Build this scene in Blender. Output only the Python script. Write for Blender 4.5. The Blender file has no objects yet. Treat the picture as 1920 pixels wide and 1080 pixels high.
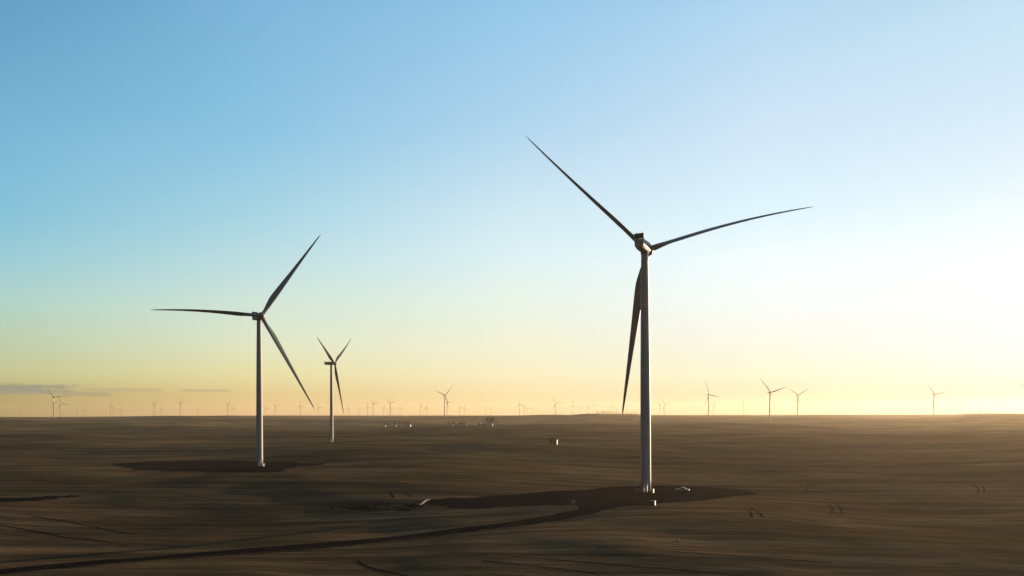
import bpy, bmesh, math, random
import numpy as np
from mathutils import Vector, Matrix
random.seed(7)
sc = bpy.context.scene
COL = sc.collection
R = math.radians

# ------------------------------------------------------------------ camera
F, YC, RHO, CZ = 1400.0, 777.0, R(0.3), 33.3        # focal length in photo pixels, level line, roll, eye height
cd = bpy.data.cameras.new('camera'); cam = bpy.data.objects.new('camera', cd); COL.objects.link(cam)
cd.sensor_width = 36; cd.lens = 36*F/1920; cd.shift_y = (YC-540)/1920
cd.clip_start = 1; cd.clip_end = 90000
cam.matrix_world = Matrix.Translation((0, 0, CZ)) @ Matrix.Rotation(R(90), 4, 'X') @ Matrix.Rotation(-RHO, 4, 'Z')
sc.camera = cam

# ------------------------------------------------------------------ sky and sun
SUN_AZ, SUN_EL = R(47), R(3.3)
EXPO = 2.5             # the picture is exposed for the shaded land (view exposure below)
SUN_DIR = Vector((math.sin(SUN_AZ)*math.cos(SUN_EL), math.cos(SUN_AZ)*math.cos(SUN_EL), math.sin(SUN_EL)))
def lin(c):
    return tuple(((v/255)/12.92 if v/255 <= .04045 else ((v/255+.055)/1.055)**2.4) for v in c)
# colour of the evening sky at five bearings (degrees from the sun) and nine heights
SKY_Y = [0, 240, 400, 480, 560, 640, 700, 740, 772]
SKY_X = [0, 480, 960, 1440, 1920]
SKY = [
 [(104,161,197),(123,178,214),(149,198,228),(180,215,238),(198,227,242)],
 [(123,182,213),(140,195,224),(178,214,238),(211,232,247),(222,239,251)],
 [(138,195,216),(166,211,226),(210,233,242),(233,250,255),(244,255,255)],
 [(156,204,213),(186,220,224),(222,241,243),(246,255,255),(255,255,255)],
 [(178,211,200),(206,227,215),(234,245,232),(252,255,250),(255,255,255)],
 [(192,206,172),(222,228,196),(245,243,214),(255,252,234),(255,255,248)],
 [(198,196,145),(230,220,165),(251,238,196),(255,251,216),(255,254,234)],
 [(192,174,115),(226,200,140),(253,228,172),(254,240,196),(255,249,214)],
 [(180,156,102),(228,190,135),(252,218,160),(254,232,186),(255,244,204)]]
SKYCORR = [[[0.819, 0.945, 0.963], [0.965, 1.008, 1.018], [0.905, 0.975, 1.013], [0.903, 0.952, 0.997], [0.866, 0.934, 0.971]], [[0.882, 0.963, 0.987], [0.912, 0.976, 0.994], [0.912, 0.953, 0.971], [0.887, 0.929, 0.962], [0.833, 0.896, 0.947]], [[0.853, 0.952, 0.979], [0.941, 0.977, 0.991], [0.925, 0.958, 0.974], [0.822, 0.9, 0.955], [0.798, 0.879, 0.934]], [[0.888, 0.959, 0.993], [0.952, 0.976, 0.994], [0.929, 0.953, 0.981], [0.873, 0.923, 0.968], [0.76, 0.84, 0.932]], [[0.909, 0.965, 0.985], [0.958, 0.978, 0.996], [0.916, 0.945, 0.971], [0.834, 0.891, 0.953], [0.686, 0.796, 0.925]], [[0.911, 0.949, 0.957], [0.961, 0.98, 1.002], [0.884, 0.921, 0.953], [0.76, 0.838, 0.918], [0.556, 0.717, 0.907]], [[0.91, 0.951, 0.925], [0.95, 0.97, 0.962], [0.859, 0.906, 0.947], [0.643, 0.779, 0.869], [0.382, 0.588, 0.837]], [[0.768, 0.793, 0.674], [0.899, 0.914, 0.854], [0.772, 0.831, 0.853], [0.428, 0.588, 0.72], [0.221, 0.399, 0.614]], [[0.627, 0.635, 0.424], [0.895, 0.84, 0.723], [0.662, 0.712, 0.677], [0.294, 0.412, 0.514], [0.15, 0.259, 0.419]]]
world = bpy.data.worlds.new('World'); sc.world = world; world.use_nodes = True
nt = world.node_tree; N = nt.nodes; L = nt.links
bg = N['Background']
def math_node(op, a, b=None, c=None, clamp=False):
    n = N.new('ShaderNodeMath'); n.operation = op; n.use_clamp = clamp
    for i, v in enumerate((a, b, c)):
        if v is None: continue
        if isinstance(v, (int, float)): n.inputs[i].default_value = v
        else: L.new(v, n.inputs[i])
    return n.outputs[0]
tc = N.new('ShaderNodeTexCoord')
nrm = N.new('ShaderNodeVectorMath'); nrm.operation = 'NORMALIZE'; L.new(tc.outputs['Generated'], nrm.inputs[0])
sep = N.new('ShaderNodeSeparateXYZ'); L.new(nrm.outputs[0], sep.inputs[0])
dx, dy, dz = sep.outputs
hor = math_node('MAXIMUM', math_node('SQRT', math_node('ADD', math_node('MULTIPLY', dx, dx), math_node('MULTIPLY', dy, dy))), 1e-4)
cosd = math_node('DIVIDE', math_node('ADD', math_node('MULTIPLY', dx, math.sin(SUN_AZ)), math_node('MULTIPLY', dy, math.cos(SUN_AZ))), hor)
ang = math_node('ARCCOSINE', math_node('MINIMUM', math_node('MAXIMUM', cosd, -1.0), 1.0))
tz = math_node('SQRT', math_node('DIVIDE', math_node('MAXIMUM', dz, 0.0), 0.6))
def ramp(stops):
    r = N.new('ShaderNodeValToRGB'); L.new(tz, r.inputs[0])
    el = r.color_ramp.elements
    while len(el) > 1: el.remove(el[-1])
    stops = sorted(stops)
    el[0].position = stops[0][0]; el[0].color = (*stops[0][1], 1)
    for p, c in stops[1:]:
        e = el.new(min(p, 1)); e.color = (*c, 1)
    return r.outputs[0]
def colour_stops(ci):
    x = SKY_X[ci]-960; out = []
    for ri, y in enumerate(SKY_Y):
        b = YC-y; v = -x*math.sin(RHO)+b*math.cos(RHO); u = x*math.cos(RHO)+b*math.sin(RHO)
        z = v/math.sqrt(u*u+v*v+F*F)
        c = lin(SKY[ri][ci])
        if SKYCORR: c = tuple(c[k]*SKYCORR[ri][ci][k] for k in range(3))
        out.append((math.sqrt(max(z, 0.0)/.6), tuple(min(v_, 1.9)*.5 for v_ in c)))
    top = out[0][1]
    out.append((1.0, (top[0]*.42, top[1]*.5, top[2]*.6)))
    return out
cur = ramp([(0, (.05, .038, .035)), (.35, (.032, .036, .042)), (1, (.025, .04, .06))])
prev = 150.0
for ci in range(5):
    a = math.degrees(SUN_AZ)-math.degrees(math.atan((SKY_X[ci]-960)/F))
    mr = N.new('ShaderNodeMapRange'); mr.interpolation_type = 'LINEAR'
    L.new(ang, mr.inputs[0]); mr.inputs[1].default_value = R(prev); mr.inputs[2].default_value = R(a)
    mr.inputs[3].default_value = 0; mr.inputs[4].default_value = 1
    mx = N.new('ShaderNodeMix'); mx.data_type = 'RGBA'
    L.new(mr.outputs[0], mx.inputs[0]); L.new(cur, mx.inputs[6]); L.new(ramp(colour_stops(ci)), mx.inputs[7])
    cur = mx.outputs[2]; prev = a
# a flat strip of grey cloud low in the sky, away from the sun
az = math_node('ARCTAN2', dx, dy); el_ = math_node('ARCSINE', dz)
cv = N.new('ShaderNodeCombineXYZ'); L.new(math_node('MULTIPLY', az, 60.0), cv.inputs[0]); L.new(math_node('MULTIPLY', el_, 330.0), cv.inputs[1])
cn = N.new('ShaderNodeTexNoise'); cn.inputs['Scale'].default_value = 1.0; cn.inputs['Detail'].default_value = 5; cn.inputs['Roughness'].default_value = .6
L.new(cv.outputs[0], cn.inputs[0])
def bump_window(v, c, w):      # 1 at c, 0 beyond w
    return math_node('SUBTRACT', 1.0, math_node('DIVIDE', math_node('ABSOLUTE', math_node('SUBTRACT', v, c)), w))
strips = None
for (azd, eld, aw, ew, gain, thr) in ((-41.0, 1.78, 12.2, .46, .9, .0), (-27.6, 1.82, 3.0, .2, .3, .0), (-22.3, 1.80, 1.9, .13, .42, 0), (-29.6, 1.5, 1.6, .2, .6, 0)):
    m = math_node('MINIMUM', math_node('MULTIPLY', bump_window(az, R(azd), R(aw)), 3.0), math_node('MULTIPLY', bump_window(el_, R(eld), R(ew)), 1.4))
    m = math_node('ADD', m, math_node('MULTIPLY', math_node('SUBTRACT', cn.outputs[0], .5), 2.4))
    m = math_node('MULTIPLY', math_node('MULTIPLY', math_node('SUBTRACT', m, .2), 1.7, clamp=True), gain)
    m = math_node('MULTIPLY', m, math_node('GREATER_THAN', bump_window(el_, R(eld), R(ew*1.5)), 0.0))
    m = math_node('MULTIPLY', m, math_node('GREATER_THAN', bump_window(az, R(azd), R(aw*1.1)), 0.0))
    strips = m if strips is None else math_node('MAXIMUM', strips, m)
cmx = N.new('ShaderNodeMix'); cmx.data_type = 'RGBA'
L.new(strips, cmx.inputs[0]); L.new(cur, cmx.inputs[6]); cmx.inputs[7].default_value = (.24*.5, .25*.5, .20*.5, 1)
cur = cmx.outputs[2]
sky = N.new('ShaderNodeTexSky'); sky.sky_type = 'NISHITA'; sky.sun_disc = False
sky.sun_elevation = SUN_EL; sky.sun_rotation = SUN_AZ; sky.altitude = 600
sc1 = N.new('ShaderNodeVectorMath'); sc1.operation = 'SCALE'; sc1.inputs['Scale'].default_value = 20.0/EXPO; L.new(cur, sc1.inputs[0])
sc2 = N.new('ShaderNodeVectorMath'); sc2.operation = 'MULTIPLY_ADD'; sc2.inputs[1].default_value = (.06, .06, .06)
L.new(sky.outputs[0], sc2.inputs[0]); L.new(sc1.outputs[0], sc2.inputs[2])
L.new(sc2.outputs[0], bg.inputs[0]); bg.inputs[1].default_value = 0.1

sd = bpy.data.lights.new('sun', 'SUN'); sun = bpy.data.objects.new('sun', sd); COL.objects.link(sun)
sd.energy = 5.0; sd.angle = R(.5); sd.color = (1.0, .70, .42)
sun.rotation_euler = (-SUN_DIR).to_track_quat('-Z', 'Y').to_euler()
vs = sc.view_settings; vs.view_transform = 'Standard'; vs.look = 'None'; vs.exposure = math.log2(EXPO); vs.gamma = 1; vs.use_curve_mapping = False

# ------------------------------------------------------------------ helpers
def ray(x, y):
    a = x-960; b = YC-y
    return (a*math.cos(RHO)+b*math.sin(RHO))/F, (-a*math.sin(RHO)+b*math.cos(RHO))/F   # X/Y, (Z-CZ)/Y
def tag(o, label=None, cat=None, group=None, kind=None):
    if label: o['label'] = label
    if cat: o['category'] = cat
    if group: o['group'] = group
    if kind: o['kind'] = kind
    return o
def empty(name, loc, rz=0):
    o = bpy.data.objects.new(name, None); COL.objects.link(o); o.location = loc; o.rotation_euler = (0, 0, rz); o.empty_display_size = 1
    return o
def link(name, me, mat, parent=None, smooth=True):
    o = bpy.data.objects.new(name, me); COL.objects.link(o)
    if mat: me.materials.append(mat)
    if parent: o.parent = parent
    if smooth:
        me.polygons.foreach_set('use_smooth', [True]*len(me.polygons))
    return o
def from_bm(name, bm, mat, parent=None, smooth=False, bevel=0):
    bmesh.ops.recalc_face_normals(bm, faces=bm.faces)
    me = bpy.data.meshes.new(name); bm.to_mesh(me); bm.free()
    o = link(name, me, mat, parent, smooth)
    if bevel:
        m = o.modifiers.new('bevel', 'BEVEL'); m.width = bevel; m.segments = 2
    return o
def box(bm, x0, x1, y0, y1, z0, z1, rz=0, c=(0, 0)):
    vs_ = []
    for z in (z0, z1):
        for (x, y) in ((x0, y0), (x1, y0), (x1, y1), (x0, y1)):
            dx_, dy_ = x-c[0], y-c[1]
            vs_.append(bm.verts.new((c[0]+dx_*math.cos(rz)-dy_*math.sin(rz), c[1]+dx_*math.sin(rz)+dy_*math.cos(rz), z)))
    for f in ((0, 3, 2, 1), (4, 5, 6, 7), (0, 1, 5, 4), (1, 2, 6, 5), (2, 3, 7, 6), (3, 0, 4, 7)):
        bm.faces.new([vs_[i] for i in f])
def loft(bm, rings, cap=True, close=True):
    rows = [[bm.verts.new(p) for p in r] for r in rings]
    n = len(rings[0])
    for a, b in zip(rows, rows[1:]):
        for i in range(n if close else n-1):
            j = (i+1) % n
            bm.faces.new((a[i], a[j], b[j], b[i]))
    if cap:
        bm.faces.new(rows[0][::-1]); bm.faces.new(rows[-1])
def tube(bm, p, q, r, n=8):
    p = Vector(p); q = Vector(q); d = (q-p).normalized(); a = d.orthogonal().normalized(); b = d.cross(a)
    loft(bm, [[c+(a*math.cos(2*math.pi*i/n)+b*math.sin(2*math.pi*i/n))*r for i in range(n)] for c in (p, q)])
def lathe(bm, prof, n=32, ax='z', c=(0, 0, 0)):
    rings = []
    for r, h in prof:
        ring = []
        for i in range(n):
            a = 2*math.pi*i/n
            ring.append((c[0]+r*math.cos(a), c[1]+r*math.sin(a), c[2]+h) if ax == 'z' else (c[0]+r*math.cos(a), c[1]+h, c[2]+r*math.sin(a)))
        rings.append(ring)
    loft(bm, rings)

def material(name, base, rough=.6, var=.12, scale=.4, spec=.5, metal=0, bump=0.0, coord='Object', stain=None):
    m = bpy.data.materials.new(name); m.use_nodes = True; t = m.node_tree; b = t.nodes['Principled BSDF']
    b.inputs['Roughness'].default_value = rough; b.inputs['Specular IOR Level'].default_value = spec; b.inputs['Metallic'].default_value = metal
    co = t.nodes.new('ShaderNodeTexCoord'); nz = t.nodes.new('ShaderNodeTexNoise'); nz.inputs['Scale'].default_value = scale; nz.inputs['Detail'].default_value = 6
    mp = t.nodes.new('ShaderNodeMapping'); t.links.new(co.outputs[coord], mp.inputs[0]); t.links.new(mp.outputs[0], nz.inputs[0])
    if stain: mp.inputs['Scale'].default_value = stain
    rp = t.nodes.new('ShaderNodeValToRGB'); e = rp.color_ramp.elements
    e[0].position = .3; e[1].position = .7
    e[0].color = (*[v*(1-var) for v in base], 1); e[1].color = (*[min(v*(1+var), 1) for v in base], 1)
    t.links.new(nz.outputs[0], rp.inputs[0]); t.links.new(rp.outputs[0], b.inputs['Base Color'])
    if bump:
        bp = t.nodes.new('ShaderNodeBump'); bp.inputs['Strength'].default_value = bump; t.links.new(nz.outputs[0], bp.inputs['Height']); t.links.new(bp.outputs[0], b.inputs['Normal'])
    return m
M = {}
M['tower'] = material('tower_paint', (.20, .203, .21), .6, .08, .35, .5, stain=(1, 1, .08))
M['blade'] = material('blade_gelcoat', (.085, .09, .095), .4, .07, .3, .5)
M['nacelle'] = material('nacelle_grp', (.18, .18, .18), .5, .08, .5, .5)
M['hub'] = material('hub_cover', (.10, .102, .105), .5, .08, .5, .5)
M['cooler'] = material('cooler_black', (.02, .021, .023), .6, .2, 3)
M['door'] = material('door_paint', (.34, .34, .33), .5, .1, 2)
M['galv'] = material('galvanised_steel', (.4, .4, .4), .4, .15, 3, .6, metal=0)
M['concrete'] = material('concrete', (.10, .095, .085), .9, .2, 1.5, .2)
M['white'] = material('white_paint', (.14, .138, .135), .45, .06, 2, .5)
M['bright'] = material('sunlit_end_headlight_white', (.80, .79, .77), .4, .05, 2, .5)  # paints in the sunlit ends of the boxes; the headlights share it
M['white_roof'] = material('white_sheeting', (.13, .13, .13), .6, .12, .6, .4)
M['dark_wall'] = material('dark_cladding', (.022, .02, .022), .8, .2, 1.2, .1)
M['grey'] = material('grey_metal', (.07, .07, .07), .5, .15, 2, .5)
M['glass'] = material('dark_glass', (.015, .017, .02), .08, .1, 2, .8)
M['tyre'] = material('tyre_rubber', (.015, .015, .015), .85, .2, 8, .2)
M['lamp'] = material('lamp_lens', (.5, .1, .06), .2, .1, 4)
M['bark'] = material('bark', (.06, .045, .03), .95, .3, 3, .1)
M['leaf'] = material('dark_leaf', (.04, .042, .02), .8, .4, .7, .2)
M['leaf_brown'] = material('russet_leaf', (.11, .06, .03), .8, .4, .7, .2)
M['rock'] = material('pale_stone', (.14, .13, .12), .9, .25, 3, .2)
M['berm'] = material('pale_clay', (.17, .155, .135), .95, .12, 2, .1, bump=.3)
M['straw'] = material('straw', (.03, .025, .015), .95, .3, 6, .1, bump=.4)

# ------------------------------------------------------------------ terrain height
_rng = np.random.RandomState(11)
_T = _rng.rand(256, 256)
def vnoise(x, y, seed=0):
    x = x+seed*17.31; y = y+seed*9.77
    xi = np.floor(x).astype(np.int64); yi = np.floor(y).astype(np.int64)
    fx = x-xi; fy = y-yi
    fx = fx*fx*fx*(fx*(fx*6-15)+10); fy = fy*fy*fy*(fy*(fy*6-15)+10)
    g = lambda i, j: _T[i & 255, j & 255]
    a = g(xi, yi)*(1-fx)+g(xi+1, yi)*fx; b = g(xi, yi+1)*(1-fx)+g(xi+1, yi+1)*fx
    return (a*(1-fy)+b*fy)*2-1
def sstep(v, a, b):
    t = np.clip((v-a)/(b-a), 0, 1); return t*t*(3-2*t)
RX = [-1500, 0, 100, 240, 340, 500, 720, 960, 1070, 1100, 1190, 1205, 1230, 1400, 1500, 1700, 1795, 1815, 1860, 1920, 3400]
RY = [782.5, 781.8, 781.8, 780.5, 779.8, 779, 779, 778.8, 777.6, 775.4, 775.8, 777.2, 778, 778.3, 778, 778.2, 777.4, 775.4, 774.8, 775.5, 776]
RR = 7000.0
def ridge_z(azm):
    a = np.clip(azm, R(-58), R(58)); u = np.tan(a)*F
    x = 960+u; y = np.interp(x, RX, RY)
    v = -(x-960)*math.sin(RHO)+(YC-y)*math.cos(RHO)
    z = CZ+v*RR*np.cos(a)/F
    w = sstep(np.abs(azm), R(50), R(75))
    return z*(1-w)+22*w
ANCH = [(57.5, 321.66, .14, 60.0), (-177.55, 524.98, -1.77, 80.0), (-239.96, 993.15, -2.33, 120.0)]
def H0(x, y):
    r = np.hypot(x, y); azm = np.arctan2(x, y)
    keep = 1-sstep(r, 4800, 6600)
    z = np.zeros_like(r)
    def octave(lam, amp, seed, ay=1.0):
        vis = 1-sstep(r*.0105*5, lam*.6, lam*1.3)
        return amp*vnoise(x/lam, y/(lam*ay), seed)*vis*keep
    z += octave(330, 7.6, 1)+octave(150, 3.7, 2)+octave(62, 1.3, 3)+octave(26, .50, 4)+octave(11, .15, 5)
    far = sstep(r, 450, 1800)
    z += far*(octave(700, 11.0, 6)+octave(1500, 9.0, 7))*(1-.75*sstep(r, 2000, 3200))
    rz = ridge_z(azm)
    z = z+rz*(.78*sstep(r, 2100, 3500)+.22*sstep(r, 3500, RR))
    z = np.where(r > RR, z-(r-RR)*.0016, z)
    return z
_off = None
def H(x, y):
    global _off
    x = np.asarray(x, float); y = np.asarray(y, float)
    if _off is None:
        _off = [h-float(H0(np.array([ax_]), np.array([ay_]))[0]) for ax_, ay_, h, s in ANCH]
    z = H0(x, y)
    for (ax_, ay_, h, s), o in zip(ANCH, _off):
        d = np.hypot(x-ax_, y-ay_)
        w = np.exp(-(d/s)**2/2)
        z = z+w*o
        if s < 100:       # the crane pad is levelled
            w2 = np.exp(-(d/(s*.55))**4); z = z*(1-w2)+h*w2
    return z
def h1(x, y): return float(H(np.array([x]), np.array([y]))[0])
def ground_at(px, py):                    # the ground point seen at a pixel of the photo
    u, v = ray(px, py); Y = CZ/max(-v, 1e-3)
    for _ in range(25):
        Y = .5*Y+.5*(h1(u*Y, Y)-CZ)/v
    return Vector((u*Y, Y, h1(u*Y, Y)))

# ground: rings about the viewpoint, finer near it and finer ahead
nr = 760
rad = np.concatenate([[0.0], 12*np.exp(np.linspace(0, math.log(12600/12), nr))])
azs = np.radians(np.concatenate([np.linspace(-180, -62, 60)[:-1], np.linspace(-62, 62, 760)[:-1], np.linspace(62, 180, 60)[:-1]]))
AA, RR_ = np.meshgrid(azs, rad[1:])
X = RR_*np.sin(AA); Y = RR_*np.cos(AA); Z = H(X, Y)
na = len(azs)
co = np.stack([X.ravel(), Y.ravel(), Z.ravel()], 1)
co = np.concatenate([[[0, 0, h1(0.01, 0.01)]], co])
i = np.arange(nr-1)[:, None]; j = np.arange(na)[None, :]; jn = (j+1) % na
q = np.stack([1+i*na+j, 1+(i+1)*na+j, 1+(i+1)*na+jn, 1+i*na+jn], -1).reshape(-1, 4)[:, ::-1]
tri = np.stack([np.zeros(na, int), 1+np.arange(na), 1+(np.arange(na)+1) % na], 1)[:, ::-1]
me = bpy.data.meshes.new('ground')
me.vertices.add(len(co)); me.vertices.foreach_set('co', co.ravel())
loops = np.concatenate([tri.ravel(), q.ravel()]); me.loops.add(len(loops)); me.loops.foreach_set('vertex_index', loops)
npoly = len(tri)+len(q); me.polygons.add(npoly)
st = np.concatenate([np.arange(len(tri))*3, len(tri)*3+np.arange(len(q))*4]); me.polygons.foreach_set('loop_start', st)
me.update(calc_edges=True); me.validate()

def ground_material(name, dark, mid, pale, rows=1.0, green=1.0, bumpd=.3):
    m = bpy.data.materials.new(name); m.use_nodes = True; t = m.node_tree; n = t.nodes; l = t.links
    b = n['Principled BSDF']; b.inputs['Roughness'].default_value = .95; b.inputs['Specular IOR Level'].default_value = 0.0
    tcn = n.new('ShaderNodeTexCoord')
    def noise(scale, detail=4, rough=.55, vec=None, rot=0, stretch=(1, 1, 1)):
        mp = n.new('ShaderNodeMapping'); mp.inputs['Rotation'].default_value = (0, 0, rot); mp.inputs['Scale'].default_value = stretch
        l.new(tcn.outputs['Object'], mp.inputs[0])
        z = n.new('ShaderNodeTexNoise'); z.inputs['Scale'].default_value = scale; z.inputs['Detail'].default_value = detail; z.inputs['Roughness'].default_value = rough
        l.new(mp.outputs[0], z.inputs[0]); return z.outputs[0]
    def mth(op, a, b_=None, clamp=False):
        k = n.new('ShaderNodeMath'); k.operation = op; k.use_clamp = clamp
        for ii, v in enumerate((a, b_)):
            if v is None: continue
            if isinstance(v, (int, float)): k.inputs[ii].default_value = v
            else: l.new(v, k.inputs[ii])
        return k.outputs[0]
    # worked rows lie along bearing 117 degrees: stretch the pattern along them
    rot = R(27)
    big = noise(.0035, 3, .5)
    patch = noise(.016, 5, .6, stretch=(.45, 1, 1), rot=rot)
    swath = noise(.11, 4, .6, rot=rot, stretch=(.05, 1, 1))
    fine = noise(.55, 6, .7, rot=rot, stretch=(.13, 1, 1))
    grit = noise(3.0, 5, .75)
    s = mth('ADD', mth('MULTIPLY', mth('SUBTRACT', patch, .5), 1.9), mth('MULTIPLY', mth('SUBTRACT', big, .5), 1.2))
    s = mth('ADD', s, mth('MULTIPLY', mth('SUBTRACT', swath, .5), 1.6*rows))
    s = mth('ADD', s, mth('MULTIPLY', mth('SUBTRACT', fine, .5), 1.6*rows))
    s = mth('ADD', s, mth('MULTIPLY', mth('SUBTRACT', grit, .5), .9))
    streak = noise(.045, 5, .65, rot=R(8), stretch=(.06, 1, 1)); hair = noise(.3, 4, .6, rot=R(14), stretch=(.035, 1, 1))
    s = mth('ADD', s, mth('MULTIPLY', mth('MAXIMUM', mth('SUBTRACT', streak, .56), 0.0), 3.2*rows))
    s = mth('ADD', s, mth('MULTIPLY', mth('MAXIMUM', mth('SUBTRACT', hair, .58), 0.0), 3.0*rows))
    s = mth('SUBTRACT', s, mth('MULTIPLY', mth('MAXIMUM', mth('SUBTRACT', .42, hair), 0.0), 3.0*rows))
    s = mth('ADD', s, .44, clamp=True)
    rp = n.new('ShaderNodeValToRGB'); l.new(s, rp.inputs[0]); e = rp.color_ramp.elements
    e[0].position = 0; e[0].color = (*dark, 1); e[1].position = 1; e[1].color = (*pale, 1)
    k = e.new(.5); k.color = (*mid, 1)
    hue = noise(.02, 3, .5, stretch=(.5, 1, 1), rot=.3)
    mx = n.new('ShaderNodeMix'); mx.data_type = 'RGBA'; mx.blend_type = 'MULTIPLY'
    l.new(mth('MULTIPLY', mth('MULTIPLY', mth('SUBTRACT', hue, .47), 5, clamp=True), green), mx.inputs[0])
    l.new(rp.outputs[0], mx.inputs[6]); mx.inputs[7].default_value = (.90, 1.0, .95, 1)
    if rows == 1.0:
        # ground beyond about two kilometres painted paler, standing in for haze and low-sun glow
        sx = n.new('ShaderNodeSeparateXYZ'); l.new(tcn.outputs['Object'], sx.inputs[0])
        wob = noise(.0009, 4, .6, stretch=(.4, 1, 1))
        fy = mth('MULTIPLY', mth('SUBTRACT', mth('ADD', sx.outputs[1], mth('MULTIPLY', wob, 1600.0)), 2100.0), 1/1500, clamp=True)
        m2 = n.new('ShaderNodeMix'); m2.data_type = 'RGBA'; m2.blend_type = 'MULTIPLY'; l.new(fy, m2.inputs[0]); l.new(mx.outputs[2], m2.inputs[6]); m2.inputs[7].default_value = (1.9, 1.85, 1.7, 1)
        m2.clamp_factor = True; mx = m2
    l.new(mx.outputs[2], b.inputs['Base Color'])
    bp = n.new('ShaderNodeBump'); bp.inputs['Strength'].default_value = bumpd; bp.inputs['Distance'].default_value = .8
    l.new(mth('ADD', mth('MULTIPLY', fine, .6), mth('MULTIPLY', grit, .5)), bp.inputs['Height']); l.new(bp.outputs[0], b.inputs['Normal'])
    return m
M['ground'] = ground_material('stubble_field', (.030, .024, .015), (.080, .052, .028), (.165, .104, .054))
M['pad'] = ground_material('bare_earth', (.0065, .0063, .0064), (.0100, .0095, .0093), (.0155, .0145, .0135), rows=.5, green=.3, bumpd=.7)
M['rut'] = ground_material('rutted_soil', (.013, .010, .007), (.018, .013, .009), (.025, .018, .012), rows=.3, green=.2)
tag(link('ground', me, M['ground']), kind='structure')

def drape(name, outline_px, mat, lift=.09, step=3.0, world_pts=None, edge=.0):
    pts = world_pts or [ground_at(*p) for p in outline_px]
    poly = np.array([(p[0], p[1]) for p in pts])
    x0, y0 = poly.min(0)-step; x1, y1 = poly.max(0)+step
    xs = np.arange(x0, x1, step); ys = np.arange(y0, y1, step)
    def inside(x, y):
        c = np.zeros(x.shape, bool); k = len(poly)
        for a in range(k):
            xa, ya = poly[a]; xb, yb = poly[(a+1) % k]
            cond = ((ya > y) != (yb > y)); 
            xi = xa+(y-ya)*(xb-xa)/(yb-ya if yb != ya else 1e-9)
            c ^= cond & (x < xi)
        return c
    GX, GY = np.meshgrid(xs, ys)
    # ragged border
    jx = vnoise(GX/9, GY/9, 31)*edge; jy = vnoise(GX/9, GY/9, 32)*edge
    ins = inside(GX+jx, GY+jy)
    GZ = H(GX, GY)+lift
    bm = bmesh.new(); vv = {}
    def V(a, b):
        if (a, b) not in vv: vv[(a, b)] = bm.verts.new((GX[a, b], GY[a, b], GZ[a, b]))
        return vv[(a, b)]
    for a in range(len(ys)-1):
        for b in range(len(xs)-1):
            if ins[a, b] and ins[a+1, b] and ins[a, b+1] and ins[a+1, b+1]:
                bm.faces.new((V(a, b), V(a, b+1), V(a+1, b+1), V(a+1, b)))
    return from_bm(name, bm, mat, smooth=True)
def strip(bm, path, width, lift=.1, wob=.0):
    # ribbon along world points, following the ground
    P = [Vector((p[0], p[1])) for p in path]; dense = []
    for a, b in zip(P, P[1:]):
        k = max(2, int((b-a).length/2.0))
        dense += [a.lerp(b, t/k) for t in range(k)]
    dense.append(P[-1])
    for _ in range(6):
        dense = [dense[0]]+[(dense[i-1]+dense[i]*2+dense[i+1])/4 for i in range(1, len(dense)-1)]+[dense[-1]]
    prevr = None
    for i_, p in enumerate(dense):
        d = (dense[min(i_+1, len(dense)-1)]-dense[max(i_-1, 0)]).normalized(); nrm_ = Vector((-d.y, d.x))
        w = width(i_/len(dense)) if callable(width) else width
        w2 = w*(1+wob*float(vnoise(np.array([p.x/7]), np.array([p.y/7]), 5)[0]))
        row = []
        for k in range(5):
            q_ = p+nrm_*w2*(k/4-.5); row.append(bm.verts.new((q_.x, q_.y, h1(q_.x, q_.y)+lift)))
        if prevr:
            for k in range(4): bm.faces.new((prevr[k], prevr[k+1], row[k+1], row[k]))
        prevr = row

# bare earth round the near turbine, with the bay on its left and the road leaving it
pad_px = [(786, 946), (800, 938), (850, 933.5), (900, 931), (960, 927.5), (1000, 924.5), (1060, 919.5), (1120, 914.5), (1180, 911), (1250, 910.5), (1320, 912.5),
          (1380, 917), (1425, 925), (1400, 930.5), (1350, 935.5), (1290, 941.5), (1235, 947), (1195, 950), (1165, 954), (1130, 961), (1085, 969), (1040, 974),
          (1020, 972), (1050, 963), (1070, 957), (1078, 949), (1030, 948), (960, 949.5), (920, 952), (880, 954.5), (835, 953.5), (810, 950)]
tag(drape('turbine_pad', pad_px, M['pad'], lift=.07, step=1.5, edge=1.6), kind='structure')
bm = bmesh.new()
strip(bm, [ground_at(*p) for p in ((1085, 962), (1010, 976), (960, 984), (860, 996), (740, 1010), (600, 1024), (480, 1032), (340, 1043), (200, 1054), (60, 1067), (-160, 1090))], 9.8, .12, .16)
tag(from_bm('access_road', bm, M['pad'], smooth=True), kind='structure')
M['verge'] = ground_material('road_verge_soil', (.06, .042, .024), (.10, .068, .038), (.16, .11, .06), rows=.6)
ROADP = ((1060, 969), (1010, 976), (960, 984), (860, 996), (740, 1010), (600, 1024), (480, 1032), (340, 1043), (200, 1054), (60, 1067), (-160, 1090))
bm = bmesh.new(); rp_ = [ground_at(*p) for p in ROADP]
for off_, w_ in ((-5.9, .9), (5.6, .5)):
    side_ = []
    for k in range(len(rp_)):
        d_ = rp_[min(k+1, len(rp_)-1)]-rp_[max(k-1, 0)]; d_ = Vector((d_.x, d_.y, 0)).normalized(); side_.append(rp_[k]+Vector((-d_.y, d_.x, 0))*off_)
    strip(bm, side_, w_, .16, .9)
tag(from_bm('road_verge', bm, M['verge'], smooth=True), kind='structure')
pad2 = [(200, 872), (260, 866), (340, 863.5), (430, 862), (470, 865), (560, 866), (620, 868), (600, 873), (560, 878), (520, 886), (440, 887), (380, 885), (300, 884), (240, 879)]
tag(drape('far_turbine_pad', pad2, M['pad'], lift=.12, step=3, edge=4), kind='structure')
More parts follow.
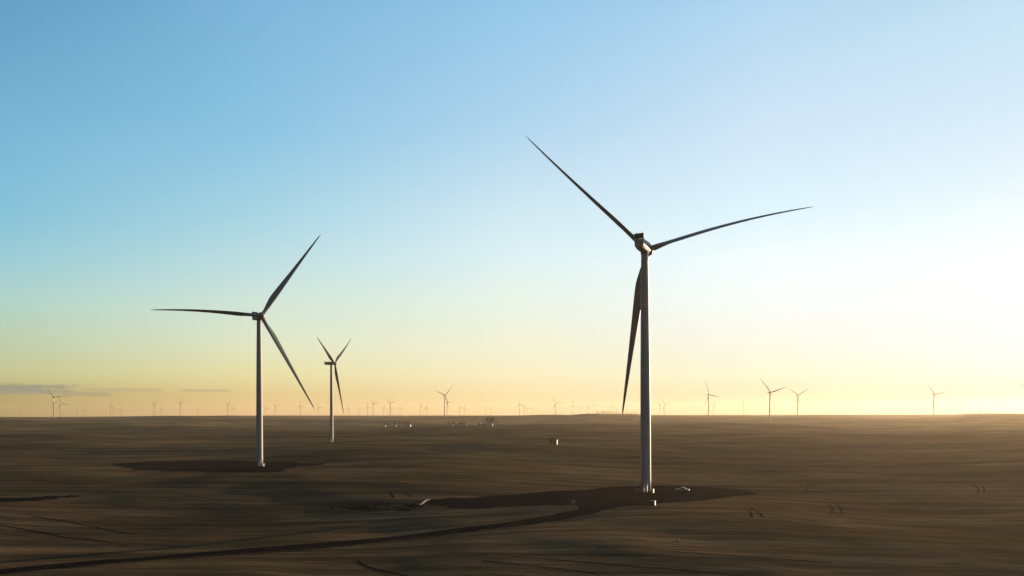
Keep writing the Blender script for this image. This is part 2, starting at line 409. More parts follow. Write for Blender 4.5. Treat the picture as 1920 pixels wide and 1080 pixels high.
strip_px = [(-60, 932), (0, 931.5), (60, 931), (130, 929), (150, 932), (110, 936), (60, 939), (0, 941), (-60, 942)]
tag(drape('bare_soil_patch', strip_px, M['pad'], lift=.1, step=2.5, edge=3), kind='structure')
# short curved wheel ruts left by machines
bm = bmesh.new()
for path in (((727, 922), (733, 925), (737, 930), (736, 934)), ((752, 920), (760, 923), (766, 930), (772, 932)), ((1392, 953), (1403, 956), (1410, 963), (1409, 970)),
             ((1404, 952), (1417, 957), (1425, 963), (1430, 970)), ((1551, 945), (1559, 949), (1561, 955), (1560, 963)), ((1564, 945), (1573, 948), (1577, 955), (1578, 962)),
             ((1822, 908), (1832, 914), (1836, 919), (1832, 926)), ((1842, 912), (1847, 919), (1844, 925)), ((1514, 911), (1512, 919), (1508, 925)),
             ((670, 1050), (680, 1062), (720, 1072), (780, 1084)), ((905, 1052), (990, 1060), (1120, 1076)), ((960, 1043), (1100, 1055), (1240, 1066), (1400, 1082)),
             ((1120, 1026), (1260, 1034), (1400, 1044), (1560, 1056)), ((0, 985), (90, 1000), (200, 1016), (240, 1024)), ((60, 968), (160, 984), (260, 1003))):
    strip(bm, [ground_at(*p) for p in path], .75, .05, .5)
for (cx_, cy_, rx_, ry_, a0_, a1_) in ((668, 951, 20, 5, 60, 300), (690, 952, 26, 5.5, 40, 250), (722, 951, 22, 4.5, 100, 380), (745, 953, 30, 4, 190, 400), (655, 953, 34, 7, 90, 200), (710, 948, 60, 5, 20, 150)):
    strip(bm, [ground_at(cx_+rx_*math.cos(R(a0_+(a1_-a0_)*k/12)), cy_-ry_*math.sin(R(a0_+(a1_-a0_)*k/12))) for k in range(13)], .8, .05, .5)
tag(from_bm('wheel_ruts', bm, M['rut'], smooth=True), kind='structure')
bm = bmesh.new()
for k in range(26):
    px_ = random.uniform(640, 790); py_ = 951+random.uniform(-6, 5)*(1 if px_ > 690 else .4)
    g = ground_at(px_, py_); s = random.uniform(1.0, 3.2)
    ring = []; 
    n_ = 9; r0 = [random.uniform(.6, 1.2)*s for _ in range(n_)]
    top = bm.verts.new((g.x, g.y, g.z+random.uniform(.15, .45)))
    ring = [bm.verts.new((g.x+r0[t]*1.6*math.cos(2*math.pi*t/n_), g.y+r0[t]*math.sin(2*math.pi*t/n_), g.z-.1)) for t in range(n_)]
    for t in range(n_): bm.faces.new((top, ring[t], ring[(t+1) % n_]))
tag(from_bm('disturbed_soil', bm, M['pad'], smooth=True), kind='stuff', label='rough dark clods of turned soil left of the turbine pad', cat='soil')

# ------------------------------------------------------------------ wind turbines
HUBH = 105.0; OVER = 5.0; TILT = R(6)
def blade_bm(Rb=73.0, a=5.0, b=0.0, c=0.0, beta=50.0, twist=18.0, ns=34, npf=14):
    # local frame: X radial, Y tangential (in the rotor plane), Z along the shaft towards the wind
    bm = bmesh.new(); rings = []
    for s in range(ns+1):
        t = (s/ns)**1.05
        r = 1.2+(Rb-1.2)*t
        if t < .05: ch, th = 2.6, 2.6
        else:
            ch = float(np.interp(t, [.05, .12, .2, .3, .4, .55, .7, .85, .95, .985, 1.0], [2.6, 3.6, 4.25, 3.8, 3.2, 2.45, 1.8, 1.25, .8, .5, .12]))
            th = float(np.interp(t, [.05, .12, .2, .3, .5, .8, 1.0], [2.5, 1.9, 1.35, .95, .5, .2, .04]))
        rnd = 1-float(np.clip((t-.04)/.12, 0, 1))
        ang_ = R(beta-twist*(t**.6)+twist*.45)
        ring = []
        for k in range(npf):
            ph = 2*math.pi*k/npf
            # airfoil: round leading edge, thin trailing edge
            xx = math.cos(ph)*.5; yy = math.sin(ph)*.5
            taper = (1-rnd)*(0.5+xx)**1.3*.9
            cx = -(xx+(1-rnd)*.18)*ch; cy = yy*(1-taper)*th
            y_ = cx*math.cos(ang_)-cy*math.sin(ang_); z_ = cx*math.sin(ang_)+cy*math.cos(ang_)
            ring.append((r, y_+c*t*t, z_+a*t+b*t*t))
        rings.append(ring)
    loft(bm, rings)
    return bm
def tower_rings(n=40):
    prof = [(2.22, 0), (2.2, 28), (2.05, 52), (1.78, 80), (1.48, HUBH-2.2)]
    out = []
    for (r0, h0), (r1, h1_) in zip(prof, prof[1:]):
        for k in range(6): out.append((r0+(r1-r0)*k/6, h0+(h1_-h0)*k/6))
    out.append(prof[-1]); return out
def turbine(name, loc, yaw, blades, phi, detail=True, label='', group='wind turbines standing across the plain', a=5.0, b=0.0, stair_az=None):
    root = empty(name, loc, -yaw)      # local +Y is the way the rotor faces
    tag(root, label, 'wind turbine', group)
    bm = bmesh.new(); lathe(bm, tower_rings(), 48 if detail else 16); tw = from_bm('tower', bm, M['tower'], root, smooth=True)
    if detail:
        for h in (24.5, 52.0, 80.0):
            r_ = float(np.interp(h, [0, 28, 52, 80, HUBH-2.2], [2.22, 2.2, 2.05, 1.78, 1.48]))
            bm = bmesh.new(); lathe(bm, [(r_+.01, h-.08), (r_+.035, h-.06), (r_+.035, h+.06), (r_+.01, h+.08)], 48)
            from_bm('flange_ring', bm, M['galv'], tw, smooth=True)
        bm = bmesh.new(); lathe(bm, [(3.1, -.5), (3.05, .16), (2.9, .2), (2.3, .22)], 40); from_bm('foundation', bm, M['concrete'], root)
        sa = R(stair_az if stair_az is not None else 180)
        # door with a steel stair, radial direction sa measured in the turbine's own frame (0 = +Y, clockwise)
        def P(rad_, tan_, z): return (rad_*math.sin(sa)+tan_*math.cos(sa), rad_*math.cos(sa)-tan_*math.sin(sa), z)
        bm = bmesh.new()
        v = [bm.verts.new(P(r__, t_, z)) for z in (2.4, 4.7) for (r__, t_) in ((2.1, -.5), (2.30, -.5), (2.30, .5), (2.1, .5))]
        for f in ((0, 3, 2, 1), (4, 5, 6, 7), (0, 1, 5, 4), (1, 2, 6, 5), (2, 3, 7, 6), (3, 0, 4, 7)): bm.faces.new([v[i_] for i_ in f])
        from_bm('door', bm, M['door'], root, bevel=.03)
        bm = bmesh.new()
        def pbox(r0, r1, t0, t1, z0, z1):
            v = [bm.verts.new(P(r__, t_, z)) for z in (z0, z1) for (r__, t_) in ((r0, t0), (r1, t0), (r1, t1), (r0, t1))]
            for f in ((0, 3, 2, 1), (4, 5, 6, 7), (0, 1, 5, 4), (1, 2, 6, 5), (2, 3, 7, 6), (3, 0, 4, 7)): bm.faces.new([v[i_] for i_ in f])
        pbox(2.32, 3.7, -.75, .75, 2.25, 2.35)
        for k in range(9): pbox(3.7+k*.27, 3.98+k*.27, -.6, .6, 2.12-k*.25, 2.17-k*.25)
        for t_ in (-.72, .72):
            tube(bm, P(3.7, t_, 2.3), P(6.15, t_, .1), .07, 6)
            tube(bm, P(3.7, t_, 3.3), P(6.15, t_, 1.1), .04, 6); tube(bm, P(2.4, t_, 3.3), P(3.7, t_, 3.3), .04, 6)
            for rr_, zz in ((2.5, 2.3), (3.7, 2.3), (4.9, 1.2), (6.1, .1)): tube(bm, P(rr_, t_, zz), P(rr_, t_, zz+1.0), .04, 6)
            tube(bm, P(3.6, t_, 2.3), P(3.6, t_, 0), .07, 6)
        from_bm('stair', bm, M['galv'], root)
    # nacelle: shell with chamfered edges, narrowing towards the hub
    zc = HUBH
    bm = bmesh.new(); rings = []
    ct, st_ = math.cos(TILT), math.sin(TILT)
    def sec(y, w, zt, zb, ch, chb):
        pts = [(-w+ch, zt), (w-ch, zt), (w, zt-ch), (w, zb+chb), (w-chb*.8, zb), (-w+chb*.8, zb), (-w, zb+chb), (-w, zt-ch)]
        return [(x_, y*ct-(z_)*st_*.0, zc+z_+(y)*st_*.35) for x_, z_ in pts]
    for (y, w, zt, zb, ch, chb) in ((-9.1, 1.75, 1.75, -1.25, .2, .5), (-8.9, 1.95, 1.9, -1.55, .22, .7), (-6.0, 2.05, 1.95, -2.0, .25, .6), (-1.5, 2.05, 1.95, -2.15, .25, .5), (2.0, 2.05, 1.95, -2.15, .3, .5), (3.3, 1.85, 1.75, -1.9, .5, .7)):
        rings.append(sec(y, w, zt, zb, ch, chb))
    loft(bm, rings)
    na_ = from_bm('nacelle', bm, M['nacelle'], root)
    if detail:
        bm = bmesh.new()
        zt = zc+1.9-.28
        box(bm, -1.95, -.06, -8.85, -8.45, zt+.1, zt+2.25); box(bm, .06, 1.95, -8.85, -8.45, zt+.1, zt+2.25)
        box(bm, -1.7, -1.6, -8.4, -6.8, zt+.1, zt+.22); box(bm, 1.6, 1.7, -8.4, -6.8, zt+.1, zt+.22)
        from_bm('cooler', bm, M['cooler'], na_, bevel=.04)
        bm = bmesh.new()
        box(bm, -2.02, 2.02, -8.9, -8.4, zt+2.26, zt+2.38); box(bm, -.055, .055, -8.9, -8.4, zt, zt+2.25)
        box(bm, -2.08, -1.97, -8.9, -8.4, zt, zt+2.25); box(bm, 1.97, 2.08, -8.9, -8.4, zt, zt+2.25)
        from_bm('cooler_frame', bm, M['grey'], na_)
        for s_ in (-1.2, 1.2):
            bm = bmesh.new(); tube(bm, (s_, -8.2, zt+.2), (s_, -8.2, zt+3.3), .05, 6); tube(bm, (s_-.25, -8.2, zt+3.2), (s_+.25, -8.2, zt+3.2), .06, 6)
            from_bm('weather_mast', bm, M['grey'], na_)
    bm = bmesh.new(); lathe(bm, [(1.72, 0), (1.6, 1.1)], 32 if detail else 10, c=(0, 0, zc-3.15)); from_bm('yaw_collar', bm, M['grey'], root, smooth=False) if detail else bm.free()
    # rotor: hub and blades in the tilted plane
    bm = bmesh.new()
    prof = [(1.6, -1.55), (2.4, -1.4), (2.65, -.9), (2.65, .6), (2.4, 1.4), (1.75, 2.1), (.9, 2.6), (.15, 2.75)]
    lathe(bm, prof, 32 if detail else 12, 'y'); hb = from_bm('rotor_hub', bm, M['hub'], root, smooth=True)
    hb.location = (0, OVER*ct, zc+OVER*st_-.9); hb.rotation_euler = (TILT, 0, 0)
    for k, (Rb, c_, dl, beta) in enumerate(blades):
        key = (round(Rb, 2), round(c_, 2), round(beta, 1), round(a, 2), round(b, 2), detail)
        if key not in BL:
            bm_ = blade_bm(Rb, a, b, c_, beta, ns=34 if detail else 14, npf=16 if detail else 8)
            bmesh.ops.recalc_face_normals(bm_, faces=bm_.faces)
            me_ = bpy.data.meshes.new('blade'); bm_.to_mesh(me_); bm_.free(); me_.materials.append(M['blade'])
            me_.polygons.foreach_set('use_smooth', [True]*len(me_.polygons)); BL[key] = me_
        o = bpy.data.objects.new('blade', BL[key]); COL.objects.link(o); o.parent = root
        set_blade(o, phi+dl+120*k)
    return root
BL = {}
def set_blade(o, ang_deg):
    an = R(ang_deg); ct, st_ = math.cos(TILT), math.sin(TILT)
    ax = Vector((0, ct, st_)); right = Vector((1, 0, 0)); up = Vector((0, -st_, ct))
    rd = right*math.cos(an)+up*math.sin(an); tn = -right*math.sin(an)+up*math.cos(an)
    # (rd, tn, ax) is left-handed here, so mirror the tangent and mesh sign through the matrix columns
    m = Matrix(((rd.x, tn.x, ax.x), (rd.y, tn.y, ax.y), (rd.z, tn.z, ax.z)))
    if m.determinant() < 0:
        m4 = m.to_4x4()
        m4.translation = ax*OVER+Vector((0, 0, HUBH-.9)); o.matrix_local = m4
    else:
        m4 = m.to_4x4(); m4.translation = ax*OVER+Vector((0, 0, HUBH-.9)); o.matrix_local = m4
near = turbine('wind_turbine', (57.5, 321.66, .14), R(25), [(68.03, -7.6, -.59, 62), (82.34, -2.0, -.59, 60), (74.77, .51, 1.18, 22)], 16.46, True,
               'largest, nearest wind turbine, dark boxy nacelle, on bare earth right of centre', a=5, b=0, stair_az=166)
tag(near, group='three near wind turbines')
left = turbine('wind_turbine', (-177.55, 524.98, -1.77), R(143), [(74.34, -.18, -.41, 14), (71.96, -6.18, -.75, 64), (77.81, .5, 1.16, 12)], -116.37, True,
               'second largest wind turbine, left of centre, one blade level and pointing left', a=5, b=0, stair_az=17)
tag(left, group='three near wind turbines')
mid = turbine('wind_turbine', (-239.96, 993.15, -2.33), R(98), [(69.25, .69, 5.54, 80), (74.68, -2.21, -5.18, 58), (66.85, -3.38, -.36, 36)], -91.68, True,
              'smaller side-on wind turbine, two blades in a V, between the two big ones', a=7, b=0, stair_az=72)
tag(mid, group='three near wind turbines')

# distant turbines: pixel of the hub, rotor phase, yaw
FAR = [  # x, hub y, phase, yaw
 (34, 770, 20, 20), (100.5, 744.5, 293, 118), (113, 756, 350, 10), (144, 769.5, 40, 20), (155, 768.5, 90, 40), (207.5, 761.8, 335, 30), (212.5, 768.5, 10, 30), (226, 768.5, 70, 20),
 (288.5, 758.5, 30, 30), (302, 769.5, 80, 20), (337.5, 755.5, 22, 35), (371, 769.5, 90, 60), (426.5, 759, 28, 50), (438, 765.5, 90, 10), (498, 768.8, 10, 20), (515.5, 761.8, 15, 40),
 (563.5, 759.8, 92, 20), (597.5, 764, 358, 30), (653, 765.5, 85, 50), (672, 765.5, 355, 40), (689, 762, 215, 30), (699.5, 757, 12, 40), (719, 766, 60, 20), (731.3, 756.2, 22, 30), (732.5, 767, 350, 50),
 (750, 765.5, 330, 20), (788, 760.5, 25, 60), (795, 766.8, 20, 20), (800, 764.8, 80, 40), (833.5, 741, 42, 40), (838.3, 754.5, 5, 60), (862, 763.2, 350, 50), (871, 765.5, 330, 20), (910, 767.5, 60, 60), (920, 766.8, 85, 30),
 (974, 757.3, 330, 40), (982.3, 761.3, 30, 60), (988.5, 767, 95, 50), (998, 768.3, 70, 30), (1041.5, 755.3, 0, 20), (1040, 764.8, 80, 20), (1074, 759.8, 335, 20), (1089, 764, 10, 20), (1103, 765, 80, 60), (1115, 762.2, 30, 20),
 (1147, 764.8, 85, 40), (1236.8, 758.8, 30, 50), (1245.8, 757.5, 10, 40), (1243.8, 763, 40, 20), (1328.5, 739.8, 108, 60), (1337.3, 759, 50, 30), (1393.8, 757.8, 330, 20), (1423.5, 762, 70, 20),
 (1443.3, 735.5, 14, 62), (1453, 757.5, 20, 20), (1495.3, 741, 28, 62), (1517.5, 758, 80, 60), (1590.3, 759.3, 30, 40), (1751, 739.3, 10, 72), (1783.3, 754.2, 60, 60), (1800.3, 752, 88, 108), (1927, 733, 20, 68)]
cos_ = [(73.0, 0.0, 0.0, 4)]*3
master = None; placed = []
for (x, y, ph, yw) in FAR:
    u, v = ray(x, y); Yd = 2500.0
    for _ in range(60):
        z = h1(u*Yd, Yd); Yn = (z+HUBH-CZ)/max(v, 1e-5); Yd = .6*Yd+.4*Yn
        Yd = min(Yd, 10300)
    z = h1(u*Yd, Yd); placed.append((x, y, ph, yw, Vector((u*Yd, Yd, z)), Yd))
ORD = ['first', 'second', 'third', 'fourth', 'fifth', 'sixth', 'seventh', 'eighth', 'ninth', 'tenth', 'eleventh', 'twelfth', 'thirteenth', 'fourteenth', 'fifteenth', 'sixteenth', 'seventeenth', 'eighteenth', 'nineteenth', 'twentieth', 'twenty-first', 'twenty-second', 'twenty-third', 'twenty-fourth', 'twenty-fifth', 'twenty-sixth', 'twenty-seventh', 'twenty-eighth', 'twenty-ninth', 'thirtieth']
SPECIAL = {100.5: 'hazy wind turbine before the grey cloud strip at far left',
 833.5: 'tallest hazy turbine above the farm, two blades in a V',
 838.3: 'smaller faint turbine close behind and right of the tallest skyline turbine above the farm',
 1328.5: 'hazy tall turbine right of the nearest one, blade raised steeply left',
 1443.3: 'tallest hazy skyline turbine right of the nearest turbine',
 1495.3: 'hazy skyline turbine with blades in a wide V, right of the tallest one',
 1751: 'hazy turbine well to the right, one blade up left, before a fainter pair',
 1783.3: 'left one of the faint turbine pair left of the low rise',
 1800.3: 'right one of the faint pair left of the low rise, rotor edge on',
 1927: 'wind turbine cut off by the right edge, only one blade showing'}
zones = [(-1, 480, 'left of the left big turbine'), (480, 620, 'between left big and side-on turbines'), (620, 835, 'between side-on and farm turbines'),
         (835, 1205, 'between farm and nearest turbines'), (1205, 1700, 'right of the nearest turbine'), (1700, 2000, 'at far right')]
count = {}
for (x, y, ph, yw, P_, Yd) in sorted(placed, key=lambda t: t[0]):
    if x in SPECIAL: lab = SPECIAL[x]
    else:
        zi = [k for k, zz in enumerate(zones) if zz[0] <= x < zz[1]][0]; count[zi] = count.get(zi, 0)+1
        size = 'tiny faint' if Yd > 6500 else 'small hazy'
        lab = '%s skyline turbine, %s from left, %s' % (size, ORD[count[zi]-1], zones[zi][2])
    if master is None:
        master = turbine('wind_turbine', (0, 0, 0), 0, cos_, 0, False, lab, a=5, b=0); root = master
        kids = [c for c in master.children]
    else:
        root = master.copy(); COL.objects.link(root)
        for ch in kids:
            c = ch.copy(); COL.objects.link(c); c.parent = root
    root.location = P_; root.rotation_euler = (0, 0, -R(yw)); tag(root, lab, 'wind turbine', 'distant wind turbines along the skyline')
    bi = 0
    for c in root.children:
        if c.name.startswith('blade'):
            set_blade(c, ph+120*bi); bi += 1

# ------------------------------------------------------------------ things on the near pad
def cabinet(name, px, py, w, d, h, rz, mat, label, cat, roof=True, end=False):
    g = ground_at(px, py); root = empty(name, g, R(rz)); tag(root, label, cat)
    bm = bmesh.new(); box(bm, -w/2, w/2, -d/2, d/2, .12, h); from_bm('body', bm, mat, root, bevel=.04)
    bm = bmesh.new(); box(bm, -w/2-.1, w/2+.1, -d/2-.1, d/2+.1, -.2, .118); from_bm('plinth', bm, M['concrete'], root)
    if roof:
        bm = bmesh.new(); box(bm, -w/2-.06, w/2+.06, -d/2-.06, d/2+.06, h+.002, h+.09); from_bm('lid', bm, M['grey'], root, bevel=.02)
    bm = bmesh.new(); box(bm, -w*.42, -.02, -d/2-.03, -d/2-.003, .3, h-.15); box(bm, .02, w*.42, -d/2-.03, -d/2-.003, .3, h-.15); from_bm('door', bm, M['grey'], root)
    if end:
        bm = bmesh.new(); box(bm, w/2+.003, w/2+.05, -d/2+.02, d/2-.02, .14, h-.02); from_bm('sunlit_end', bm, M['bright'], root)  # sunlight on the right end, put into the colour of a white panel
    return root
cabinet('transformer', 1223, 947.8, 1.9, .95, 1.5, -28, M['dark_wall'], 'dark box with its right end lit white, on the near edge of the bare pad', 'transformer box', end=True)
cabinet('switch_box', 1223.5, 924.5, .9, 1.2, 1.7, -30, M['grey'], 'small box with a bright white end at the right foot of the nearest tower', 'switch box', end=True)
cabinet('switch_box', 493.5, 874.5, 1.2, 1.6, 2.0, -40, M['grey'], 'small box with a bright white end at the right foot of the left big turbine', 'switch box', end=True)
cabinet('utility_box', 1075.5, 949, .9, .8, 1.7, 20, M['white_roof'], 'lone small pale utility box at the tip of the island left of the pad', 'utility box')
cabinet('utility_box', 1199, 922.5, 1.3, .8, 1.5, -10, M['grey'], 'larger grey box close against the left foot of the nearest tower', 'utility box')
cabinet('utility_box', 1193.5, 922.5, .7, .6, .8, -5, M['white_roof'], 'low grey box left of the larger one by the nearest tower', 'utility box')

# pick-up truck
g = ground_at(1280, 921.5); tr = empty('pickup_truck', g, R(-20)); tag(tr, 'white pick-up truck parked on the bare earth right of the nearest tower', 'truck')
bm = bmesh.new()
side = [(-2.9, .55), (-2.9, 1.05), (-1.0, 1.12), (-.85, 1.12), (2.0, 1.1), (2.75, 1.0), (2.85, .55)]
W = .98
a_ = [bm.verts.new((x_, -W, z_)) for x_, z_ in side]; b_ = [bm.verts.new((x_, W, z_)) for x_, z_ in side]
bm.faces.new(a_); bm.faces.new(b_[::-1])
for k in range(len(side)): bm.faces.new((a_[k], a_[(k+1) % len(side)], b_[(k+1) % len(side)], b_[k]))
from_bm('body', bm, M['white'], tr, bevel=.08)
bm = bmesh.new(); loft(bm, [[(-.95, -.92, 1.11), (1.45, -.92, 1.11), (1.45, .92, 1.11), (-.95, .92, 1.11)], [(-.7, -.78, 1.82), (.75, -.78, 1.82), (.75, .78, 1.82), (-.7, .78, 1.82)]]); cb = from_bm('cab', bm, M['white'], tr, bevel=.05)
bm = bmesh.new()
for s in (-1, 1):
    loft(bm, [[(-.8, s*.935, 1.2), (.2, s*.935, 1.2), (.2, s*.96, 1.2), (-.8, s*.96, 1.2)], [(-.62, s*.80, 1.7), (.2, s*.80, 1.7), (.2, s*.83, 1.7), (-.62, s*.83, 1.7)]])
    loft(bm, [[(.3, s*.935, 1.2), (1.2, s*.935, 1.2), (1.2, s*.96, 1.2), (.3, s*.96, 1.2)], [(.3, s*.80, 1.7), (.72, s*.80, 1.7), (.72, s*.83, 1.7), (.3, s*.83, 1.7)]])
from_bm('side_window', bm, M['glass'], cb)
bm = bmesh.new(); loft(bm, [[(1.40, -.8, 1.2), (1.43, -.8, 1.2), (1.43, .8, 1.2), (1.40, .8, 1.2)], [(.84, -.7, 1.74), (.87, -.7, 1.74), (.87, .7, 1.74), (.84, .7, 1.74)]]); from_bm('windscreen', bm, M['glass'], cb)
for (x_, y_) in ((-1.9, -.9), (-1.9, .9), (1.9, -.9), (1.9, .9)):
    bm = bmesh.new(); lathe(bm, [(.2, -.12), (.38, -.13), (.41, -.06), (.41, .06), (.38, .13), (.2, .12)], 20, 'y'); w_ = from_bm('wheel', bm, M['tyre'], tr); w_.location = (x_, y_, .41)
    bm = bmesh.new(); lathe(bm, [(.05, -.1), (.2, -.11), (.2, .11), (.05, .1)], 14, 'y'); r_ = from_bm('rim', bm, M['galv'], w_)
for y_ in (-.75, .75):
    bm = bmesh.new(); box(bm, 2.83, 2.90, y_-.16, y_+.16, .72, .92); from_bm('headlight', bm, M['bright'], tr)
    bm = bmesh.new(); box(bm, -2.94, -2.88, y_-.1, y_+.1, .75, 1.0); from_bm('tail_light', bm, M['lamp'], tr)

# pale clay berm at the left tip of the pad
bm = bmesh.new(); pth = [ground_at(*p) for p in ((785, 947.5), (791, 945), (795, 941), (800, 938), (806, 936.5))]
dn = []
for p0, p1 in zip(pth, pth[1:]): dn += [p0.lerp(p1, t/6) for t in range(6)]
dn.append(pth[-1]); rings = []
for k, p in enumerate(dn):
    d = (dn[min(k+1, len(dn)-1)]-dn[max(k-1, 0)]); d = Vector((d.x, d.y, 0)).normalized(); nn = Vector((-d.y, d.x, 0))
    hh = (.08+.3*math.sin(math.pi*min(1, .08+k/len(dn)*.95))**.7)*(1+.25*math.sin(k*1.7)); ww = hh*1.5
    rings.append([p-nn*ww+Vector((0, 0, -.15)), p-nn*ww*.5+Vector((0, 0, hh*.75)), p+Vector((0, 0, hh)), p+nn*ww*.5+Vector((0, 0, hh*.7)), p+nn*ww+Vector((0, 0, -.15))])
loft(bm, rings)
tag(from_bm('soil_berm', bm, M['berm'], smooth=True), 'pale curved soil berm catching the sun at the left tip of the pad', 'berm')

# loose bales / stones in the field
def lump(name, px, py, sx, sy, sz, mat, label, cat, seed):
    g = ground_at(px, py); bm = bmesh.new(); bmesh.ops.create_icosphere(bm, subdivisions=3, radius=1)
    rr = random.Random(seed)
    off = Vector((rr.random()*9, rr.random()*9, 0))
    for v in bm.verts:
        k = 1+.18*math.sin(v.co.x*3.1+off.x)+.14*math.sin(v.co.y*4.3+off.y)+.1*math.sin(v.co.z*5+off.x)
        v.co = Vector((v.co.x*sx*k, v.co.y*sy*k, v.co.z*sz*k+sz*.55))
    o = from_bm(name, bm, mat, smooth=True); o.location = g; tag(o, label, cat); return o
lump('straw_heap', 1346, 894, .6, .5, .4, M['straw'], 'left one of two small dark heaps in the field beyond the pad', 'heap', 1)
lump('straw_heap', 1355, 894, .5, .5, .35, M['straw'], 'right one of two small dark heaps in the field beyond the pad', 'heap', 2)
lump('stone', 1272, 1015, .5, .4, .2, M['rock'], 'pale flat stone alone in the dark field below the pad', 'stone', 3)

# ------------------------------------------------------------------ shed in the field
def shed(name, px, py, w, d, h, roofh, rz, wall, endmat, roofmat, label, cat='shed', windows=2, chimney=False, group=None):
    g = ground_at(px, py); root = empty(name, g, R(rz)); tag(root, label, cat, group)
    bm = bmesh.new(); box(bm, -w/2, w/2, -d/2, d/2, -.6, h); from_bm('wall', bm, wall, root)
    for s in (-1, 1):      # gable ends are their own faces
        bm = bmesh.new(); pr = [(-d/2, -.6), (d/2, -.6), (d/2, h), (0, h+roofh), (-d/2, h)]
        x0, x1 = s*(w/2+.003), s*(w/2+.12)
        A_ = [bm.verts.new((x0, y_, z_)) for y_, z_ in pr]; B_ = [bm.verts.new((x1, y_, z_)) for y_, z_ in pr]
        bm.faces.new(A_); bm.faces.new(B_[::-1])
        for k in range(5): bm.faces.new((A_[k], A_[(k+1) % 5], B_[(k+1) % 5], B_[k]))
        from_bm('gable', bm, endmat, root)
    bm = bmesh.new()
    for s in (-1, 1):
        p0 = (s*(d/2+.35), h-.35*roofh/(d/2)+.02); p1 = (0, h+roofh+.02)
        v = [bm.verts.new((x_, y_, z_+t_)) for x_ in (-w/2-.4, w/2+.4) for (y_, z_) in (p0, p1) for t_ in (0, .14)]
        for f in ((0, 1, 3, 2), (4, 6, 7, 5), (0, 4, 5, 1), (2, 3, 7, 6), (0, 2, 6, 4), (1, 5, 7, 3)): bm.faces.new([v[i_] for i_ in f])
    rf = from_bm('roof', bm, roofmat, root)
    if chimney:
        bm = bmesh.new(); box(bm, w*.18, w*.18+.6, -.3, .3, h+roofh*.5, h+roofh+1.1); from_bm('chimney', bm, M['concrete'], rf)
    for k in range(windows):
        xx = -w/2+(k+1)*w/(windows+1)
        bm = bmesh.new(); box(bm, xx-.45, xx+.45, -d/2-.06, -d/2-.003, h*.35, h*.7); from_bm('window', bm, M['glass'], root)
    bm = bmesh.new(); box(bm, -w*.06-.6, -w*.06+.6, -d/2-.08, -d/2-.07, 0.0, h*.75)
    from_bm('door', bm, M['grey'], root)
    return root
shed('field_shed', 1037.5, 833, 8.6, 6.5, 4.6, 2.0, -12, M['dark_wall'], M['white_roof'], M['dark_wall'], 'small dark shed with its right end lit white, alone in the middle of the plain', 'shed', 2, True)

# ------------------------------------------------------------------ trees
def tree(name, loc, h, w, leaf, label, seed, group=None, n=420, cat='tree'):
    rr = random.Random(seed); root = empty(name, loc, rr.random()*6); tag(root, label, cat, group)
    bm = bmesh.new(); rings = []
    for k in range(6):
        t = k/5; r_ = h*.035*(1-.7*t)+.05
        rings.append([(r_*math.cos(a)+.03*h*math.sin(t*3+seed), r_*math.sin(a), -.4+t*h*.72) for a in [i_*math.pi/4 for i_ in range(8)]])
    loft(bm, rings)
    for k in range(7):
        a = rr.random()*6.28; z0 = h*rr.uniform(.25, .5); tube(bm, (0, 0, z0), (math.cos(a)*w*.33, math.sin(a)*w*.33, z0+h*rr.uniform(.15, .32)), h*.011+.02, 5)
    from_bm('trunk', bm, M['bark'], root)
    bm = bmesh.new()
    cl = [(rr.gauss(0, w*.2), rr.gauss(0, w*.2), h*rr.uniform(.38, .9), w*rr.uniform(.14, .27)) for _ in range(14)]
    for k in range(n):
        cx, cy, cz, cr = rr.choice(cl); d = Vector((rr.gauss(0, 1), rr.gauss(0, 1), rr.gauss(0, .8))).normalized()*cr*rr.uniform(.55, 1.05)
        c = Vector((cx, cy, cz))+d; s = h*rr.uniform(.022, .05)
        ax_ = Vector((rr.gauss(0, 1), rr.gauss(0, 1), rr.gauss(0, 1))).normalized(); bx_ = ax_.orthogonal().normalized(); cx_ = ax_.cross(bx_)
        v = [bm.verts.new(c+bx_*s*math.cos(q_)*rr.uniform(.7, 1.2)+cx_*s*math.sin(q_)*rr.uniform(.7, 1.2)) for q_ in (0, 1.26, 2.5, 3.77, 5.0)]
        bm.faces.new(v)
    from_bm('crown', bm, leaf, root)
    return root
far_y = lambda px, py: ground_at(px, py)
# farmstead far off, left of centre
for k, (px, h) in enumerate(((722, 9), (730, 8), (739, 10), (748, 9), (756, 8.5), (764, 10.5))):
    tree('round_tree', far_y(px, 799.0), h*1.35, h*1.3, M['leaf'], '%s from the left of six dark round trees in the farm row' % ORD[k], 40+k, 'trees in the farm row')
for k, (px, w, h) in enumerate(((721, 6, 5), (734, 7, 5), (741, 6, 5), (752, 7, 4.5), (767.5, 7, 7.5))):
    shed('white_shed', px, 800.2, w, 5, h*.6, h*.25, (-14, 8, -6, 3, -22)[k], M['white_roof'], M['white_roof'], M['white_roof'],
         '%s from the left of five small white sheds along the farm row' % ORD[k], 'shed', 1, False, 'white sheds in the farm row')
for k, (px, h) in enumerate(((842, 8), (850, 9), (862, 7.5), (869, 8.5))):
    tree('round_tree', far_y(px, 799.2), h*1.3, h*1.4, M['leaf'], '%s from the left of four low trees behind the middle farm buildings' % ORD[k], 60+k, 'trees behind the middle farm buildings')
for k, (px, w) in enumerate(((843, 15), (855.5, 9), (868, 16))):
    shed('pale_shed', px, 800.6, w, 6, 4.0, 1.4, (-6, 4, -3)[k], M['white_roof'], M['white_roof'], M['grey'], ('wide low shed at the left of the middle farm group', 'narrow pale shed between the two wide ones of the middle farm group', 'widest pale shed at the right of the middle farm group')[k], 'shed', 2, False, 'middle farm buildings')
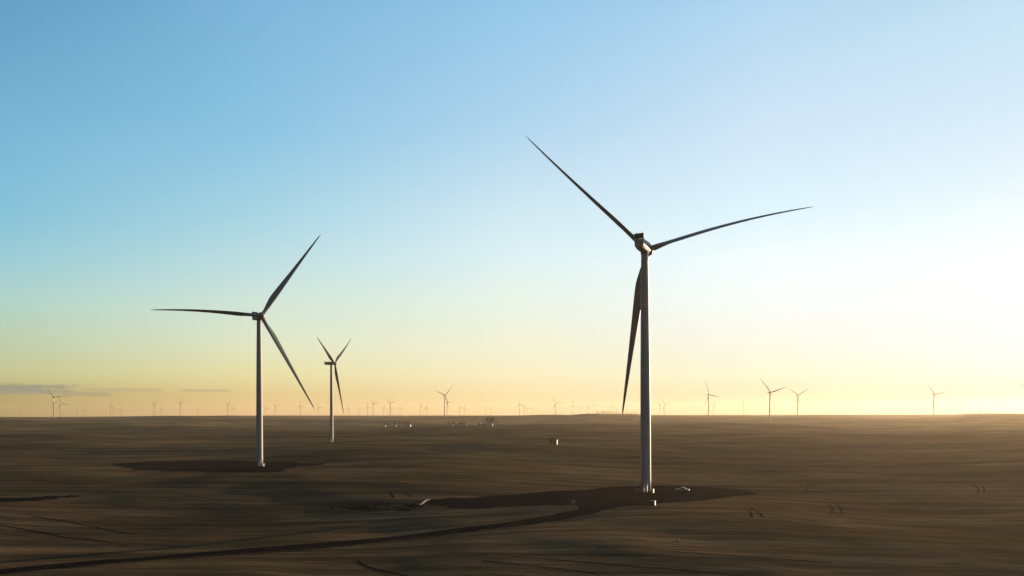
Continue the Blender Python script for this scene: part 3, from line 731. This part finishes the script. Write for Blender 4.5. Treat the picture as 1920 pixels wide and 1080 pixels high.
shed('small_barn', 900, 798.3, 6, 6, 5.5, 2, -25, M['dark_wall'], M['white'], M['grey'], 'small narrow barn just left of the long pale barn', 'barn', 1)
shed('long_barn', 912, 799.6, 30, 10, 5, 2.6, -5, M['white_roof'], M['white_roof'], M['white_roof'], 'long low pale barn under the big rusty brown tree', 'barn', 4)
tree('broad_tree', far_y(921.5, 799.0), 22, 23, M['leaf_brown'], 'big round rusty brown tree at the right end of the farm', 77, n=900)
# shrubs on the low knoll and on the rise at the right
kn = [(1104, 4), (1112, 5), (1119, 7), (1121.5, 8), (1129, 9), (1133, 10), (1138, 8), (1141.5, 10), (1146, 6), (1150, 9), (1156, 9), (1161, 7), (1169, 6), (1176, 6), (1183, 7), (1190, 8), (1196, 5)]
def ridge_point(px):
    u, _ = ray(px, 776); Yd = RR*math.cos(math.atan(u))*.995
    return Vector((u*Yd, Yd, h1(u*Yd, Yd)-1))
for k, (px, h) in enumerate(kn):
    tree('bush', ridge_point(px), h*2.6, h*3.6, M['leaf'], '%s bush from the left in the line along the low knoll' % ORD[k], 90+k, 'bushes along the knoll', n=300, cat='bush')
tree('bush', ridge_point(1836), 26, 26, M['leaf'], 'lone dark bush on the rise near the right edge', 120, n=220, cat='bush')
tree('bush', ridge_point(1820), 18, 20, M['leaf'], 'low pale bush left of the dark one on the right-hand rise', 121, n=160, cat='bush')

# ------------------------------------------------------------------ haze
bm = bmesh.new(); box(bm, -12700, 12700, -12700, 12700, -95, 200)
hz = from_bm('haze', bm, None); 
hm = bpy.data.materials.new('haze_air'); hm.use_nodes = True; t = hm.node_tree
for n_ in list(t.nodes): t.nodes.remove(n_)
out = t.nodes.new('ShaderNodeOutputMaterial'); pv = t.nodes.new('ShaderNodeVolumePrincipled')
pv.inputs['Color'].default_value = (.97, .84, .66, 1); pv.inputs['Density'].default_value = 3.6e-5; pv.inputs['Anisotropy'].default_value = .5
t.links.new(pv.outputs[0], out.inputs['Volume']); hz.data.materials.append(hm)
tag(hz, kind='stuff', label='thin evening haze over the whole plain', cat='haze')
